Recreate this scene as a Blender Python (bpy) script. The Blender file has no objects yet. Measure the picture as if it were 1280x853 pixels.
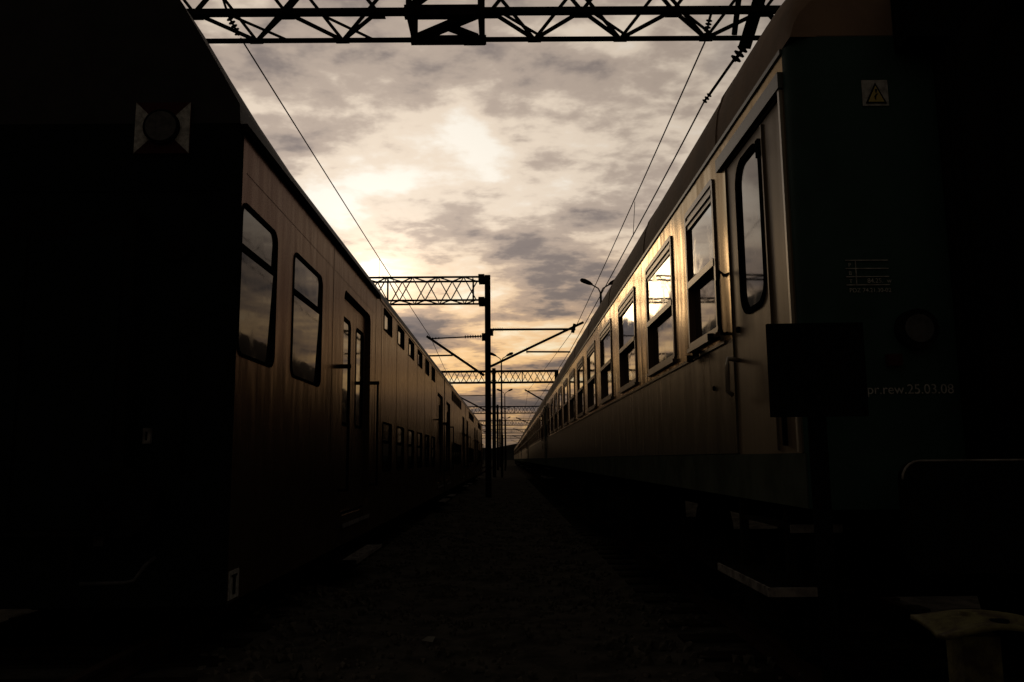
import bpy, math, random
from mathutils import Matrix, Vector
random.seed(7)
R = math.radians
S = bpy.context.scene
COL = S.collection

# ------------------------------------------------------------------ camera
PITCH, YAW, ROLL, EYE = R(8.0696), R(0.3429), R(0.5), 1.5
fwd = Vector((math.sin(YAW)*math.cos(PITCH), math.cos(YAW)*math.cos(PITCH), math.sin(PITCH)))
rgt = Vector((math.cos(YAW), -math.sin(YAW), 0)); upv = rgt.cross(fwd)
r2 = rgt*math.cos(ROLL) - upv*math.sin(ROLL); u2 = upv*math.cos(ROLL) + rgt*math.sin(ROLL)
cam = bpy.data.objects.new('camera', bpy.data.cameras.new('camera'))
COL.objects.link(cam)
cam.matrix_world = Matrix(((r2.x, u2.x, -fwd.x, 0), (r2.y, u2.y, -fwd.y, 0), (r2.z, u2.z, -fwd.z, EYE), (0, 0, 0, 1)))
cam.data.sensor_width = 36; cam.data.lens = 1040*36/1280; cam.data.clip_end = 5000; cam.data.clip_start = 0.05
S.camera = cam

# ------------------------------------------------------------------ node helpers
class NT:
    def __init__(s, tree):
        s.t = tree; s.n = tree.nodes; s.l = tree.links
    def node(s, typ, **kw):
        n = s.n.new(typ)
        for k, v in kw.items(): setattr(n, k, v)
        return n
    def put(s, sock, v):
        if isinstance(v, bpy.types.NodeSocket): s.l.new(v, sock)
        elif v is not None: sock.default_value = v
    def m(s, op, a, b=None, c=None, clamp=False):
        n = s.node('ShaderNodeMath', operation=op); n.use_clamp = clamp
        for i, v in enumerate((a, b, c)): s.put(n.inputs[i], v)
        return n.outputs[0]
    def mixc(s, f, a, b):
        n = s.node('ShaderNodeMix', data_type='RGBA')
        s.put(n.inputs[0], f); s.put(n.inputs[6], a); s.put(n.inputs[7], b)
        return n.outputs[2]
    def scale(s, col, f):
        n = s.node('ShaderNodeVectorMath', operation='SCALE'); s.put(n.inputs[0], col); s.put(n.inputs[3], f)
        return n.outputs[0]
    def ss(s, v, a, b):
        n = s.node('ShaderNodeMapRange', interpolation_type='SMOOTHSTEP')
        s.put(n.inputs[0], v); n.inputs[1].default_value = a; n.inputs[2].default_value = b
        return n.outputs[0]
    def noise(s, vec, scale, detail=4, rough=.5, dist=0):
        n = s.node('ShaderNodeTexNoise'); s.put(n.inputs['Vector'], vec)
        n.inputs['Scale'].default_value = scale; n.inputs['Detail'].default_value = detail
        n.inputs['Roughness'].default_value = rough; n.inputs['Distortion'].default_value = dist
        return n.outputs[0]
    def comb(s, x, y, z):
        n = s.node('ShaderNodeCombineXYZ')
        for i, v in enumerate((x, y, z)): s.put(n.inputs[i], v)
        return n.outputs[0]
    def dot(s, a, b):
        n = s.node('ShaderNodeVectorMath', operation='DOT_PRODUCT'); s.put(n.inputs[0], a); s.put(n.inputs[1], b)
        return n.outputs['Value']

# ------------------------------------------------------------------ sky
SUN_AZ, SUN_EL = R(-8.8), R(12.4)
sdir = Vector((math.sin(SUN_AZ)*math.cos(SUN_EL), math.cos(SUN_AZ)*math.cos(SUN_EL), math.sin(SUN_EL)))
W = bpy.data.worlds.new('World'); S.world = W; W.use_nodes = True
W.cycles.sampling_method = 'MANUAL'; W.cycles.sample_map_resolution = 512
t = NT(W.node_tree); t.n.clear()
geo = t.node('ShaderNodeTexCoord').outputs['Generated']
nrm = t.node('ShaderNodeVectorMath', operation='NORMALIZE'); t.put(nrm.inputs[0], geo); D = nrm.outputs[0]
sx = t.node('ShaderNodeSeparateXYZ'); t.put(sx.inputs[0], D); dx, dy, dz = sx.outputs
zz = t.m('ADD', t.m('MAXIMUM', dz, 0.0), 0.16)
px, py = t.m('DIVIDE', dx, zz), t.m('DIVIDE', dy, zz)
P = t.comb(px, py, 3.7)
ang = t.m('ARCCOSINE', t.m('MINIMUM', t.dot(D, tuple(sdir)), 1.0))           # angle from the sun
n_big = t.noise(P, 1.3, 2, .5, 0)
n_mid = t.noise(P, 3.9, 6, .56, .12)
Pf = t.comb(px, t.m('MULTIPLY', py, 1.2), 9.1)
n_fin = t.noise(Pf, 9.5, 4, .56, .15)
# cloud banks and thin places: (x, z of direction, half width, half height, tilt, amount)
front = t.ss(dy, .2, .5)
def bank(x0, z0, wx, wz, tilt, amp):
    # elliptical gaussian patch in direction space; tilt shears it
    n = t.node('ShaderNodeVectorMath', operation='MULTIPLY_ADD'); t.put(n.inputs[0], D)
    n.inputs[1].default_value = (1/wx, 0, 1/wz); n.inputs[2].default_value = (-x0/wx, 0, -z0/wz); v = n.outputs[0]
    if tilt:
        n = t.node('ShaderNodeVectorMath', operation='MULTIPLY_ADD'); t.put(n.inputs[0], t.comb(0, 0, dx)); n.inputs[1].default_value = (0, 0, -tilt/wz)
        sh = t.node('ShaderNodeVectorMath', operation='ADD'); t.put(sh.inputs[0], v); sh.inputs[1].default_value = (0, 0, x0*tilt/wz); t.put(n.inputs[2], sh.outputs[0]); v = n.outputs[0]
    return t.m('MULTIPLY', t.m('POWER', 2.71828, t.m('MULTIPLY', t.dot(v, v), -1.0)), amp)
banks = [
    (-.130, .318, .055, .016, .08, -.25),   # bright opening left
    (-.040, .372, .028, .032, -.8, -.22),   # bright opening centre
    (-.150, .222, .050, .034, -.3, -.20),   # glow by the sun
    (-.045, .205, .035, .030, 0, -.18),
    (-.02, .34, .14, .08, 0, -.06),
    (-.005, .258, .110, .018, -.24, .19),   # dark bank sweeping right
    (.075, .286, .055, .020, .1, .18),
    (.060, .215, .070, .022, -.15, .18),
    (.060, .190, .070, .012, .05, .16),
    (-.09, .435, .08, .030, .1, .12),
    (.105, .41, .06, .04, .2, .10),
    (-.112, .150, .058, .021, .02, .36),    # low grey bank left of the mast
    (.045, .172, .060, .012, .0, .16),
    (.020, .156, .065, .011, 0, -.24),
    (.010, .126, .13, .016, 0, -.22),
    (.040, .110, .09, .010, .05, .18),
    (-.03, .092, .12, .012, 0, -.20),
    (.02, .066, .14, .014, 0, .24),
]
bsum = None
for b in banks:
    v = bank(*b); bsum = v if bsum is None else t.m('ADD', bsum, v)
bsum = t.m('MULTIPLY', bsum, front)
wob = t.m('ADD', t.m('MULTIPLY', n_big, .40), t.m('ADD', t.m('MULTIPLY', n_mid, .72), t.m('MULTIPLY', n_fin, .52)))
thick = t.m('ADD', t.m('SUBTRACT', wob, .85), t.m('ADD', bsum, .5))
def ramp(v, stops):
    n = t.node('ShaderNodeValToRGB'); e = n.color_ramp.elements
    n.color_ramp.interpolation = 'EASE'
    while len(e) < len(stops): e.new(.5)
    for k, (p, c) in enumerate(stops): e[k].position = p; e[k].color = c+(1,)
    t.put(n.inputs[0], v); return n.outputs[0]
lowness = t.m('SUBTRACT', 1.0, t.ss(dz, .05, .31))
glow = t.m('EXPONENT', t.m('MULTIPLY', t.m('MULTIPLY', ang, ang), -16.0))
hi = ramp(thick, [(.16, (1.0, .92, .80)), (.36, (.86, .72, .575)), (.53, (.52, .42, .345)), (.70, (.275, .228, .208)), (.92, (.17, .15, .15))])
lo = ramp(thick, [(.18, (1.0, .80, .48)), (.40, (.94, .56, .225)), (.54, (.48, .295, .165)), (.68, (.175, .13, .105)), (.88, (.10, .083, .078))])
peak = t.m('POWER', 2.71828, t.m('MULTIPLY', t.m('MULTIPLY', ang, ang), -330.0))
cl = t.scale(t.mixc(lowness, hi, lo), t.m('ADD', t.m('ADD', .80, t.m('MULTIPLY', glow, .34)), t.m('MULTIPLY', peak, .55)))
# thin blue-grey gaps high up show the clear sky behind
nish = t.node('ShaderNodeTexSky', sky_type='NISHITA'); nish.sun_disc = False
nish.sun_elevation = SUN_EL; nish.sun_rotation = SUN_AZ; nish.dust_density = 2.0
clear = t.scale(nish.outputs[0], .05)
gap = t.m('MULTIPLY', t.ss(t.noise(t.comb(px, py, 21.0), 1.9, 3, .55, .3), .56, .72), t.ss(dz, .25, .45))
sky = t.mixc(t.m('MULTIPLY', gap, .35), cl, clear)
# dusk: the cloud deck dims smoothly away from the sun
dim = t.m('ADD', .17, t.m('MULTIPLY', .83, t.m('SUBTRACT', 1.0, t.ss(ang, .24, 1.0))))
sky = t.scale(sky, dim)
hz = t.ss(dz, -.02, .095)
sky = t.mixc(hz, (.10, .078, .062, 1), sky)
sky = t.mixc(t.ss(dz, -.03, -.005), (.01, .009, .008, 1), sky)
bg = t.node('ShaderNodeBackground'); t.put(bg.inputs[0], sky); bg.inputs[1].default_value = 1.0
t.l.new(bg.outputs[0], t.node('ShaderNodeOutputWorld').inputs[0])

# ------------------------------------------------------------------ sun behind the cloud
sun = bpy.data.objects.new('sun', bpy.data.lights.new('sun', 'SUN')); COL.objects.link(sun)
sun.data.energy = 0.08; sun.data.angle = R(6.5); sun.data.color = (1, .70, .38)
sun.rotation_euler = (-sdir).to_track_quat('-Z', 'Y').to_euler()

S.cycles.max_bounces = 5; S.cycles.diffuse_bounces = 2; S.cycles.glossy_bounces = 3
S.view_settings.view_transform = 'Standard'; S.view_settings.look = 'None'
S.view_settings.exposure = 0.0; S.view_settings.gamma = 1.0; S.view_settings.use_curve_mapping = False

# ------------------------------------------------------------------ materials
def mat(name, col, rough=.5, metal=0.0, var=.3, vscale=3.0, stretch=(1, 1, 1), bump=0.0, bscale=20.0, spec=.5, rvar=.0,
        col2=None, streak=0.0, wave=0.0, edge=None):
    M = bpy.data.materials.new(name); M.use_nodes = True
    k = NT(M.node_tree); bs = k.n['Principled BSDF']
    oc = k.node('ShaderNodeTexCoord').outputs['Object']
    mp = k.node('ShaderNodeMapping'); k.put(mp.inputs[0], oc); mp.inputs[3].default_value = stretch
    v = mp.outputs[0]
    n1 = k.noise(v, vscale, 6, .6, .2)
    c2 = col2 or tuple(c*(1-var) for c in col)
    c = k.mixc(k.ss(n1, .35, .68), tuple(col)+(1,), tuple(c2)+(1,))
    bs.inputs['Roughness'].default_value = rough; bs.inputs['Metallic'].default_value = metal
    bs.inputs['Specular IOR Level'].default_value = spec
    if edge: bs.inputs['Specular Tint'].default_value = edge+(1,)
    hgt = None
    if streak:
        ms = k.node('ShaderNodeMapping'); k.put(ms.inputs[0], oc); ms.inputs[3].default_value = (1, 9, .45)
        n2 = k.noise(ms.outputs[0], 1.6, 7, .65, .1)
        c = k.mixc(k.m('MULTIPLY', k.ss(n2, .45, .75), streak), c, tuple(x*.35 for x in col)+(1,))
        k.put(bs.inputs['Roughness'], k.m('ADD', rough-rvar*.5, k.m('MULTIPLY', n2, rvar)))
        hgt = k.m('MULTIPLY', n2, .5)
    elif rvar:
        k.put(bs.inputs['Roughness'], k.m('ADD', rough-rvar*.5, k.m('MULTIPLY', n1, rvar)))
    k.put(bs.inputs['Base Color'], c)
    if bump:
        nb = k.noise(v, bscale, 5, .6, 0)
        hgt = nb if hgt is None else k.m('ADD', k.m('MULTIPLY', nb, .15), hgt)
    nn = None
    if wave:
        mw = k.node('ShaderNodeMapping'); k.put(mw.inputs[0], oc); mw.inputs[3].default_value = (1, 1.7, .5)
        bw = k.node('ShaderNodeBump'); bw.inputs['Strength'].default_value = 1.0; bw.inputs['Distance'].default_value = wave
        k.put(bw.inputs['Height'], k.noise(mw.outputs[0], 2.6, 1, .4, .2)); nn = bw.outputs[0]
    if bump:
        b = k.node('ShaderNodeBump'); b.inputs['Strength'].default_value = 1.0; b.inputs['Distance'].default_value = bump
        k.put(b.inputs['Height'], hgt); 
        if nn is not None: k.put(b.inputs['Normal'], nn)
        nn = b.outputs[0]
    if nn is not None: k.put(bs.inputs['Normal'], nn)
    return M

MT = dict(
    coach_band=mat('coach_band', (.115, .092, .058), .18, .5, var=.3, streak=.4, rvar=.24, bump=.0014, wave=.010, spec=.20, edge=(.86, .66, .41)),
    coach_low=mat('coach_low', (.085, .074, .053), .30, .25, var=.25, streak=.35, rvar=.22, bump=.0006, wave=.006, spec=.12, edge=(.40, .33, .23)),
    coach_green=mat('coach_green', (.017, .043, .035), .6, var=.4, vscale=1.6, bump=.0008, bscale=6, spec=.08, streak=.35),
    sole=mat('sole_bar_paint', (.050, .058, .044), .7, var=.4, spec=0),
    coach_door=mat('coach_door', (.115, .088, .057), .40, .12, var=.2, streak=.25, rvar=.2, bump=.0004, spec=.10, edge=(.6, .46, .32)),
    roof=mat('coach_roof', (.165, .110, .074), .8, var=.4, vscale=2, bump=.002, bscale=12, spec=.10, col2=(.11, .076, .053)),
    trim=mat('trim', (.045, .055, .045), .4, var=.3, bump=.0006, spec=.3),
    rail_trim=mat('rail_trim', (.25, .22, .17), .35, .3, var=.3),
    alu=mat('window_metal', (.085, .055, .035), .35, .4, var=.3, bump=.0004, spec=.4),
    rubber=mat('rubber', (.006, .006, .006), .7, var=.2, spec=0),
    black=mat('black_steel', (.005, .005, .005), .8, var=.4, vscale=8, spec=0),
    steel=mat('steel', (.010, .009, .009), .8, var=.5, vscale=7, bump=.001, spec=0),
    under=mat('underframe', (.010, .009, .008), .9, var=.5, vscale=6, bump=.003, spec=0),
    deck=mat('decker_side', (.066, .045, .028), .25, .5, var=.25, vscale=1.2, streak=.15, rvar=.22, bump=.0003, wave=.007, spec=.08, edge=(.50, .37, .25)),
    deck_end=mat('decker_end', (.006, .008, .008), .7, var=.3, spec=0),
    deck_roof=mat('decker_roof', (.013, .013, .014), .65, var=.4, spec=.1, bump=.001, bscale=9),
    white=mat('white_paint', (.29, .29, .27), .7, var=.5, vscale=30, spec=.1),
    red=mat('red_paint', (.030, .008, .007), .7, var=.3, spec=.05),
    yellow=mat('yellow_paint', (.30, .23, .035), .6, var=.3),
    grey_lens=mat('grey_lens', (.045, .045, .045), .5, var=.5, vscale=20, spec=.1),
    plate=mat('weathered_plate', (.085, .078, .034), .7, var=.7, vscale=16, bump=.004, bscale=30, spec=.05, col2=(.030, .022, .014)),
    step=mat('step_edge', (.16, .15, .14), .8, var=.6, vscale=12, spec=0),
    ground=mat('ground', (.050, .045, .037), .95, var=.6, vscale=3, bump=.02, bscale=18, spec=0),
    stone=mat('ballast_stone', (.075, .068, .056), .9, var=.6, vscale=11, spec=0),
    sleeper=mat('sleeper_wood', (.02, .016, .012), .9, var=.5, stretch=(1, 8, 8), bump=.004, spec=0),
    rail=mat('rail_steel', (.03, .02, .015), .8, 0, var=.4, spec=0),
    hill=mat('hill', (.02, .02, .018), .95, var=.4, vscale=.02, spec=0),
    paper=mat('paper', (.14, .14, .12), .8, var=.3, spec=.1),
)
def glassmat(name, wave, tint=(.010, .010, .010), ior=1.55):
    M = bpy.data.materials.new(name); M.use_nodes = True
    k = NT(M.node_tree); bs = k.n['Principled BSDF']
    bs.inputs['Base Color'].default_value = tint+(1,); bs.inputs['Roughness'].default_value = .03
    bs.inputs['IOR'].default_value = ior
    oi = k.node('ShaderNodeObjectInfo').outputs['Random']
    oc = k.node('ShaderNodeTexCoord').outputs['Object']
    ad = k.node('ShaderNodeVectorMath', operation='ADD'); k.put(ad.inputs[0], oc); k.put(ad.inputs[1], k.comb(0, k.m('MULTIPLY', oi, 9.0), k.m('MULTIPLY', oi, 37.0)))
    b = k.node('ShaderNodeBump'); b.inputs['Strength'].default_value = 1; b.inputs['Distance'].default_value = wave
    k.put(b.inputs['Height'], k.noise(ad.outputs[0], 1.9, 1, .4, .3)); k.put(bs.inputs['Normal'], b.outputs[0])
    # film of dust
    n = k.noise(ad.outputs[0], 5, 6, .6, .3)
    k.put(bs.inputs['Roughness'], k.m('ADD', .035, k.m('MULTIPLY', k.ss(n, .45, .8), .12)))
    return M
MT['glass'] = glassmat('window_glass', .0014, ior=1.8)
MT['glass_deck'] = glassmat('decker_glass', .0016, ior=1.22)
MT['glass_door'] = glassmat('door_glass', .0012)

# ------------------------------------------------------------------ mesh helpers
class MB:
    def __init__(s): s.v = []; s.f = []; s.sm = set()
    def add(s, vs, fs, smooth=False):
        o = len(s.v); s.v += [tuple(a) for a in vs]
        for f in fs:
            if smooth: s.sm.add(len(s.f))
            s.f.append(tuple(i+o for i in f))
        return s
    def box(s, x0, x1, y0, y1, z0, z1, b=0.0):
        x0, x1 = sorted((x0, x1)); y0, y1 = sorted((y0, y1)); z0, z1 = sorted((z0, z1))
        vs = [(x, y, z) for z in (z0, z1) for y in (y0, y1) for x in (x0, x1)]
        return s.add(vs, [(0, 2, 3, 1), (4, 5, 7, 6), (0, 1, 5, 4), (2, 6, 7, 3), (0, 4, 6, 2), (1, 3, 7, 5)])
    def bar(s, p, q, w, h=None):
        h = h or w; p = Vector(p); q = Vector(q); d = (q-p).normalized()
        a = d.cross(Vector((0, 0, 1)));
        if a.length < 1e-4: a = Vector((1, 0, 0))
        a.normalize(); b = a.cross(d)
        vs = [c + a*i*w/2 + b*j*h/2 for c in (p, q) for i, j in ((-1, -1), (1, -1), (1, 1), (-1, 1))]
        return s.add(vs, [(3, 2, 1, 0), (4, 5, 6, 7), (0, 1, 5, 4), (1, 2, 6, 5), (2, 3, 7, 6), (3, 0, 4, 7)])
    def tube(s, pts, r, n=8, caps=True):
        pts = [Vector(p) for p in pts]; rs = r if isinstance(r, (list, tuple)) else [r]*len(pts); vs = []
        prev = None
        for i, p in enumerate(pts):
            d = (pts[min(i+1, len(pts)-1)] - pts[max(i-1, 0)]).normalized()
            if prev is None:
                a = d.cross(Vector((0, 0, 1)));
                if a.length < 1e-3: a = Vector((1, 0, 0))
            else: a = prev - d*prev.dot(d)
            a.normalize(); prev = a; b = d.cross(a)
            for k in range(n):
                th = 2*math.pi*k/n; vs.append(p + (a*math.cos(th)+b*math.sin(th))*rs[i])
        fs = []
        for i in range(len(pts)-1):
            for k in range(n): fs.append((i*n+k, i*n+(k+1) % n, (i+1)*n+(k+1) % n, (i+1)*n+k))
        s.add(vs, fs, True)
        if caps:
            o = len(s.v)-len(vs)
            s.f.append(tuple(o+k for k in range(n))[::-1]); s.f.append(tuple(o+(len(pts)-1)*n+k for k in range(n)))
        return s
    def prism(s, poly, axis, a, b):          # poly of 2D points, extruded along axis 0 (x), 1 (y) or 2 (z)
        n = len(poly)
        def P3(p, t):
            return (t, p[0], p[1]) if axis == 0 else (p[0], t, p[1]) if axis == 1 else (p[0], p[1], t)
        vs = [P3(p, a) for p in poly]+[P3(p, b) for p in poly]
        fs = [tuple(range(n))[::-1], tuple(range(n, 2*n))]+[(i, (i+1) % n, n+(i+1) % n, n+i) for i in range(n)]
        return s.add(vs, fs)
    def lean(s, k):
        s.v = [(x+k*z, y, z) for x, y, z in s.v]; return s
    def mesh(s, name, m):
        me = bpy.data.meshes.new(name); me.from_pydata(s.v, [], s.f); me.materials.append(m)
        if s.sm: me.polygons.foreach_set('use_smooth', [i in s.sm for i in range(len(s.f))])
        me.update(); 
        import bmesh
        bm = bmesh.new(); bm.from_mesh(me); bmesh.ops.recalc_face_normals(bm, faces=bm.faces); bm.to_mesh(me); bm.free()
        return me
    def build(s, name, m, parent=None, loc=(0, 0, 0)):
        return link(name, s.mesh(name, MT[m] if isinstance(m, str) else m), parent, loc)
def link(name, data, parent=None, loc=(0, 0, 0), rot=None):
    o = bpy.data.objects.new(name, data); COL.objects.link(o); o.location = loc
    if rot: o.rotation_euler = rot
    if parent: o.parent = parent
    return o
def tag(o, label=None, cat=None, group=None, kind=None):
    for k, v in (('label', label), ('category', cat), ('group', group), ('kind', kind)):
        if v: o[k] = v
    return o
def thing(name, label, cat, loc=(0, 0, 0), group=None, rz=0):
    return tag(link(name, None, None, loc, (0, 0, rz)), label, cat, group)
def copy_tree(o, parent=None):
    kids = list(o.children)
    c = o.copy(); COL.objects.link(c); c.parent = parent
    for k in kids: copy_tree(k, c)
    return c
def rrect(y0, y1, z0, z1, r, n=5):
    pts = []
    if r <= 0: return [(y0, z0), (y1, z0), (y1, z1), (y0, z1)]
    for cy, cz, a0 in ((y0+r, z0+r, 180), (y1-r, z0+r, 270), (y1-r, z1-r, 0), (y0+r, z1-r, 90)):
        for i in range(n+1):
            a = R(a0+90*i/n); pts.append((cy+r*math.cos(a), cz+r*math.sin(a)))
    return pts
def wall_cells(mb, y0, y1, z0, z1, ops, x=0.0, s=1, reveal=.09):
    """vertical wall in the plane x, with one rounded opening per column (ya, yb, za, zb, r)"""
    def quad(a, b, c, d):
        if b-a > 1e-5 and d-c > 1e-5:
            mb.add([(x, a, c), (x, b, c), (x, b, d), (x, a, d)], [(0, 1, 2, 3)])
    cur = y0
    for (ya, yb, za, zb, r) in ops:
        quad(cur, ya, z0, z1); quad(ya, yb, z0, za); quad(ya, yb, zb, z1)
        n = 5
        if r > 0:
            pts = rrect(ya, yb, za, zb, r, n)
            cor = ((ya, za), (yb, za), (yb, zb), (ya, zb))
            for c in range(4):
                arc = pts[c*(n+1):(c+1)*(n+1)]
                vs = [(x,)+cor[c]]+[(x,)+p for p in arc]
                mb.add(vs, [(0, i+1, i+2) for i in range(n)])
        else: pts = rrect(ya, yb, za, zb, 0)
        m = len(pts)
        mb.add([(x,)+p for p in pts]+[(x+s*reveal,)+p for p in pts], [(i, (i+1) % m, m+(i+1) % m, m+i) for i in range(m)])
        cur = yb
    quad(cur, y1, z0, z1)
def ring(mb, y0, y1, z0, z1, r, w, xa, xb, n=5):
    """picture-frame ring between an outer rounded rectangle and one inset by w, from x=xa to xb"""
    A = rrect(y0, y1, z0, z1, r, n); B = rrect(y0+w, y1-w, z0+w, z1-w, max(r-w, .004) if r > 0 else 0, n); m = len(A)
    vs = [(xa,)+p for p in A]+[(xa,)+p for p in B]+[(xb,)+p for p in A]+[(xb,)+p for p in B]
    fs = []
    for i in range(m):
        j = (i+1) % m
        fs += [(i, j, m+j, m+i), (2*m+i, 3*m+i, 3*m+j, 2*m+j), (i, 2*m+i, 2*m+j, j), (m+i, m+j, 3*m+j, 3*m+i)]
    mb.add(vs, fs)
def slab(y0, y1, z0, z1, r, xa, xb, n=5):
    return MB().prism(rrect(y0, y1, z0, z1, r, n), 0, xa, xb)
def text_mesh(txt, size):
    cu = bpy.data.curves.new('lettering', 'FONT'); cu.body = txt; cu.size = size; cu.extrude = .0006
    o = bpy.data.objects.new('lettering', cu); COL.objects.link(o)
    me = bpy.data.meshes.new_from_object(o.evaluated_get(bpy.context.evaluated_depsgraph_get()))
    bpy.data.objects.remove(o); return me
def insulator(mb, p, q, r=.05, n=5):
    p = Vector(p); q = Vector(q); mb.tube([p, q], r*.3, 6)
    for i in range(n):
        c = p.lerp(q, (i+.5)/n); d = (q-p)/n*.28
        mb.tube([c-d, c, c+d], [r*.35, r, r*.35], 8)

# ------------------------------------------------------------------ ground, hills, track
def sheet(name, xs, ys, zf, m):
    mb = MB(); vs = [(x, y, zf(x, y)) for y in ys for x in xs]; nx = len(xs)
    fs = [(j*nx+i, j*nx+i+1, (j+1)*nx+i+1, (j+1)*nx+i) for j in range(len(ys)-1) for i in range(nx-1)]
    mb.add(vs, fs, True); return tag(mb.build(name, m), kind='structure')
def gz(x, y):
    f = .03*math.sin(x*2.1+y*.7)+.025*math.sin(y*1.9-x*1.3)+.02*math.sin(y*4.3+x*3.7)
    return f*min(1, max(0, (14-abs(x))/6))*min(1, max(0, (150-y)/60))
xs = [-3000, -900, -300, -90, -30, -16]+[-12+i*.5 for i in range(49)]+[16, 30, 90, 300, 900, 3000]
ys = [-300, -60, -20]+[-8+i*.6 for i in range(120)]+[70, 85, 100, 130, 170, 250, 400, 800, 1600, 3500]
sheet('ground', xs, ys, gz, 'ground')
hs = [(-1500+i*25, 0) for i in range(121)]
mb = MB(); vs = []
for i, (x, _) in enumerate(hs):
    h = 17+6*math.sin(x*.006+1)+4*math.sin(x*.021)+2.0*math.sin(x*.09)+1.2*random.random()
    for (y, z) in ((1180, -2), (1230, h*.8), (1300, h), (1600, h*.6)): vs.append((x+random.uniform(-4, 4), y, z))
mb.add(vs, [(i*4+k, (i+1)*4+k, (i+1)*4+k+1, i*4+k+1) for i in range(120) for k in range(3)], True)
tag(mb.build('hills', 'hill'), kind='structure')

XR, XL = 1.28, -2.0                     # facing sides of the two trains
CR, CL = XR+1.41, XL-1.41               # track centres
RAILTOP = .20
def track(name, cx):
    bed = MB(); pr = [(cx-1.75, -.05), (cx-1.3, .035), (cx+1.3, .035), (cx+1.75, -.05)]
    bed.prism(pr, 1, -8, 190)
    root = tag(bed.build(name, 'ground'), kind='structure')
    for s in (-1, 1):
        x = cx+s*.7535
        MB().prism([(x-.07, .06), (x+.07, .06), (x+.012, .10), (x+.012, .165), (x+.036, .172), (x+.036, RAILTOP), (x-.036, RAILTOP),
                    (x-.036, .172), (x-.012, .165), (x-.012, .10)], 1, -8, 190).build('rail', 'rail', root)
    sl = MB().box(-1.3, 1.3, -.12, .12, -.06, .058).mesh('sleeper', MT['sleeper'])
    for i in range(110): link('sleeper', sl, root, (cx, -6+i*.62, 0))
track('railway_track', CR); track('railway_track', CL)
# loose ballast on the walkway
mb = MB(); rnd = random.Random(3)
for i in range(5200):
    y = 5+abs(rnd.gauss(0, 1))*13; x = rnd.uniform(-2.6, 2.2); r = rnd.uniform(.012, .034)*(1+.5*(abs(x+.3) > 1.1))
    c = Vector((x, y, gz(x, y)+r*.4)); a = rnd.uniform(0, 6)
    vs = [c+Vector((r*math.cos(a+k*2.1)*rnd.uniform(.8, 1.3), r*math.sin(a+k*2.1)*rnd.uniform(.8, 1.3), -r*.6)) for k in range(3)]
    vs += [c+Vector((r*.7*math.cos(a+1+k*2.1), r*.7*math.sin(a+1+k*2.1), r*rnd.uniform(.3, .7))) for k in range(3)]
    mb.add(vs, [(0, 1, 3), (1, 4, 3), (1, 2, 4), (2, 5, 4), (2, 0, 5), (0, 3, 5), (3, 4, 5)])
tag(mb.build('ballast', 'stone'), 'loose dark ballast stones strewn along the walkway between the trains', 'gravel', kind='stuff')

# ------------------------------------------------------------------ single-deck coaches, right-hand train
CLEN = 24.45
def bogie(root, y, s, cx):
    fr = MB()
    for k in (-1, 1):
        fr.box(cx+k*.92, cx+k*1.06, y-1.75, y+1.75, .62, .80)
        for a in (-1.25, 1.25):
            fr.box(cx+k*.90, cx+k*1.10, y+a-.16, y+a+.16, .42, .72)
            fr.tube([(cx+k*1.0, y+a-.3, .60), (cx+k*1.0, y+a-.3, .95)], .08, 8); fr.tube([(cx+k*1.0, y+a+.3, .60), (cx+k*1.0, y+a+.3, .95)], .08, 8)
    fr.box(cx-1.0, cx+1.0, y-.25, y+.25, .6, .9)
    b = fr.build('bogie', 'under', root)
    for a in (-1.25, 1.25):
        MB().tube([(cx-1.0, y+a, RAILTOP+.46), (cx+1.0, y+a, RAILTOP+.46)], .08, 8).build('axle', 'under', b)
        for k in (-1, 1):
            w = MB(); x = cx+k*.74
            w.tube([(x-.065*k, y+a, RAILTOP+.46), (x+.065*k, y+a, RAILTOP+.46)], .46, 24)
            w.tube([(x-.065*k, y+a, RAILTOP+.46), (x-.095*k, y+a, RAILTOP+.46)], .485, 24)
            w.build('wheel', 'under', b)
def coach_window(w, h):
    """frame mesh, pane meshes; local origin bottom-left corner of the opening"""
    fr = MB(); ring(fr, -.015, w+.015, -.015, h+.015, .04, .036, -.012, .012)
    ring(fr, .003, w-.003, .003, h-.003, 0, .022, .012, .060)
    for i in range(3): fr.box(-.004-.010*(i % 2), .03, .022, w-.022, h-.115+i*.034, h-.115+i*.034+.024)
    fr.box(-.026, .02, -.01, w+.01, -.042, -.016)
    zr = h*.455
    rail = MB().box(-.016, .040, .024, w-.024, zr-.022, zr+.022)
    up = MB(); up.box(.006, .014, .026, w-.026, zr+.0235, h-.117)
    lo = MB(); lo.box(.034, .040, .026, w-.026, .024, zr-.0235)
    return fr.mesh('window', MT['alu']), up.mesh('upper_pane', MT['glass']), lo.mesh('lower_pane', MT['glass']), rail.mesh('sash_rail', MT['alu'])
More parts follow.
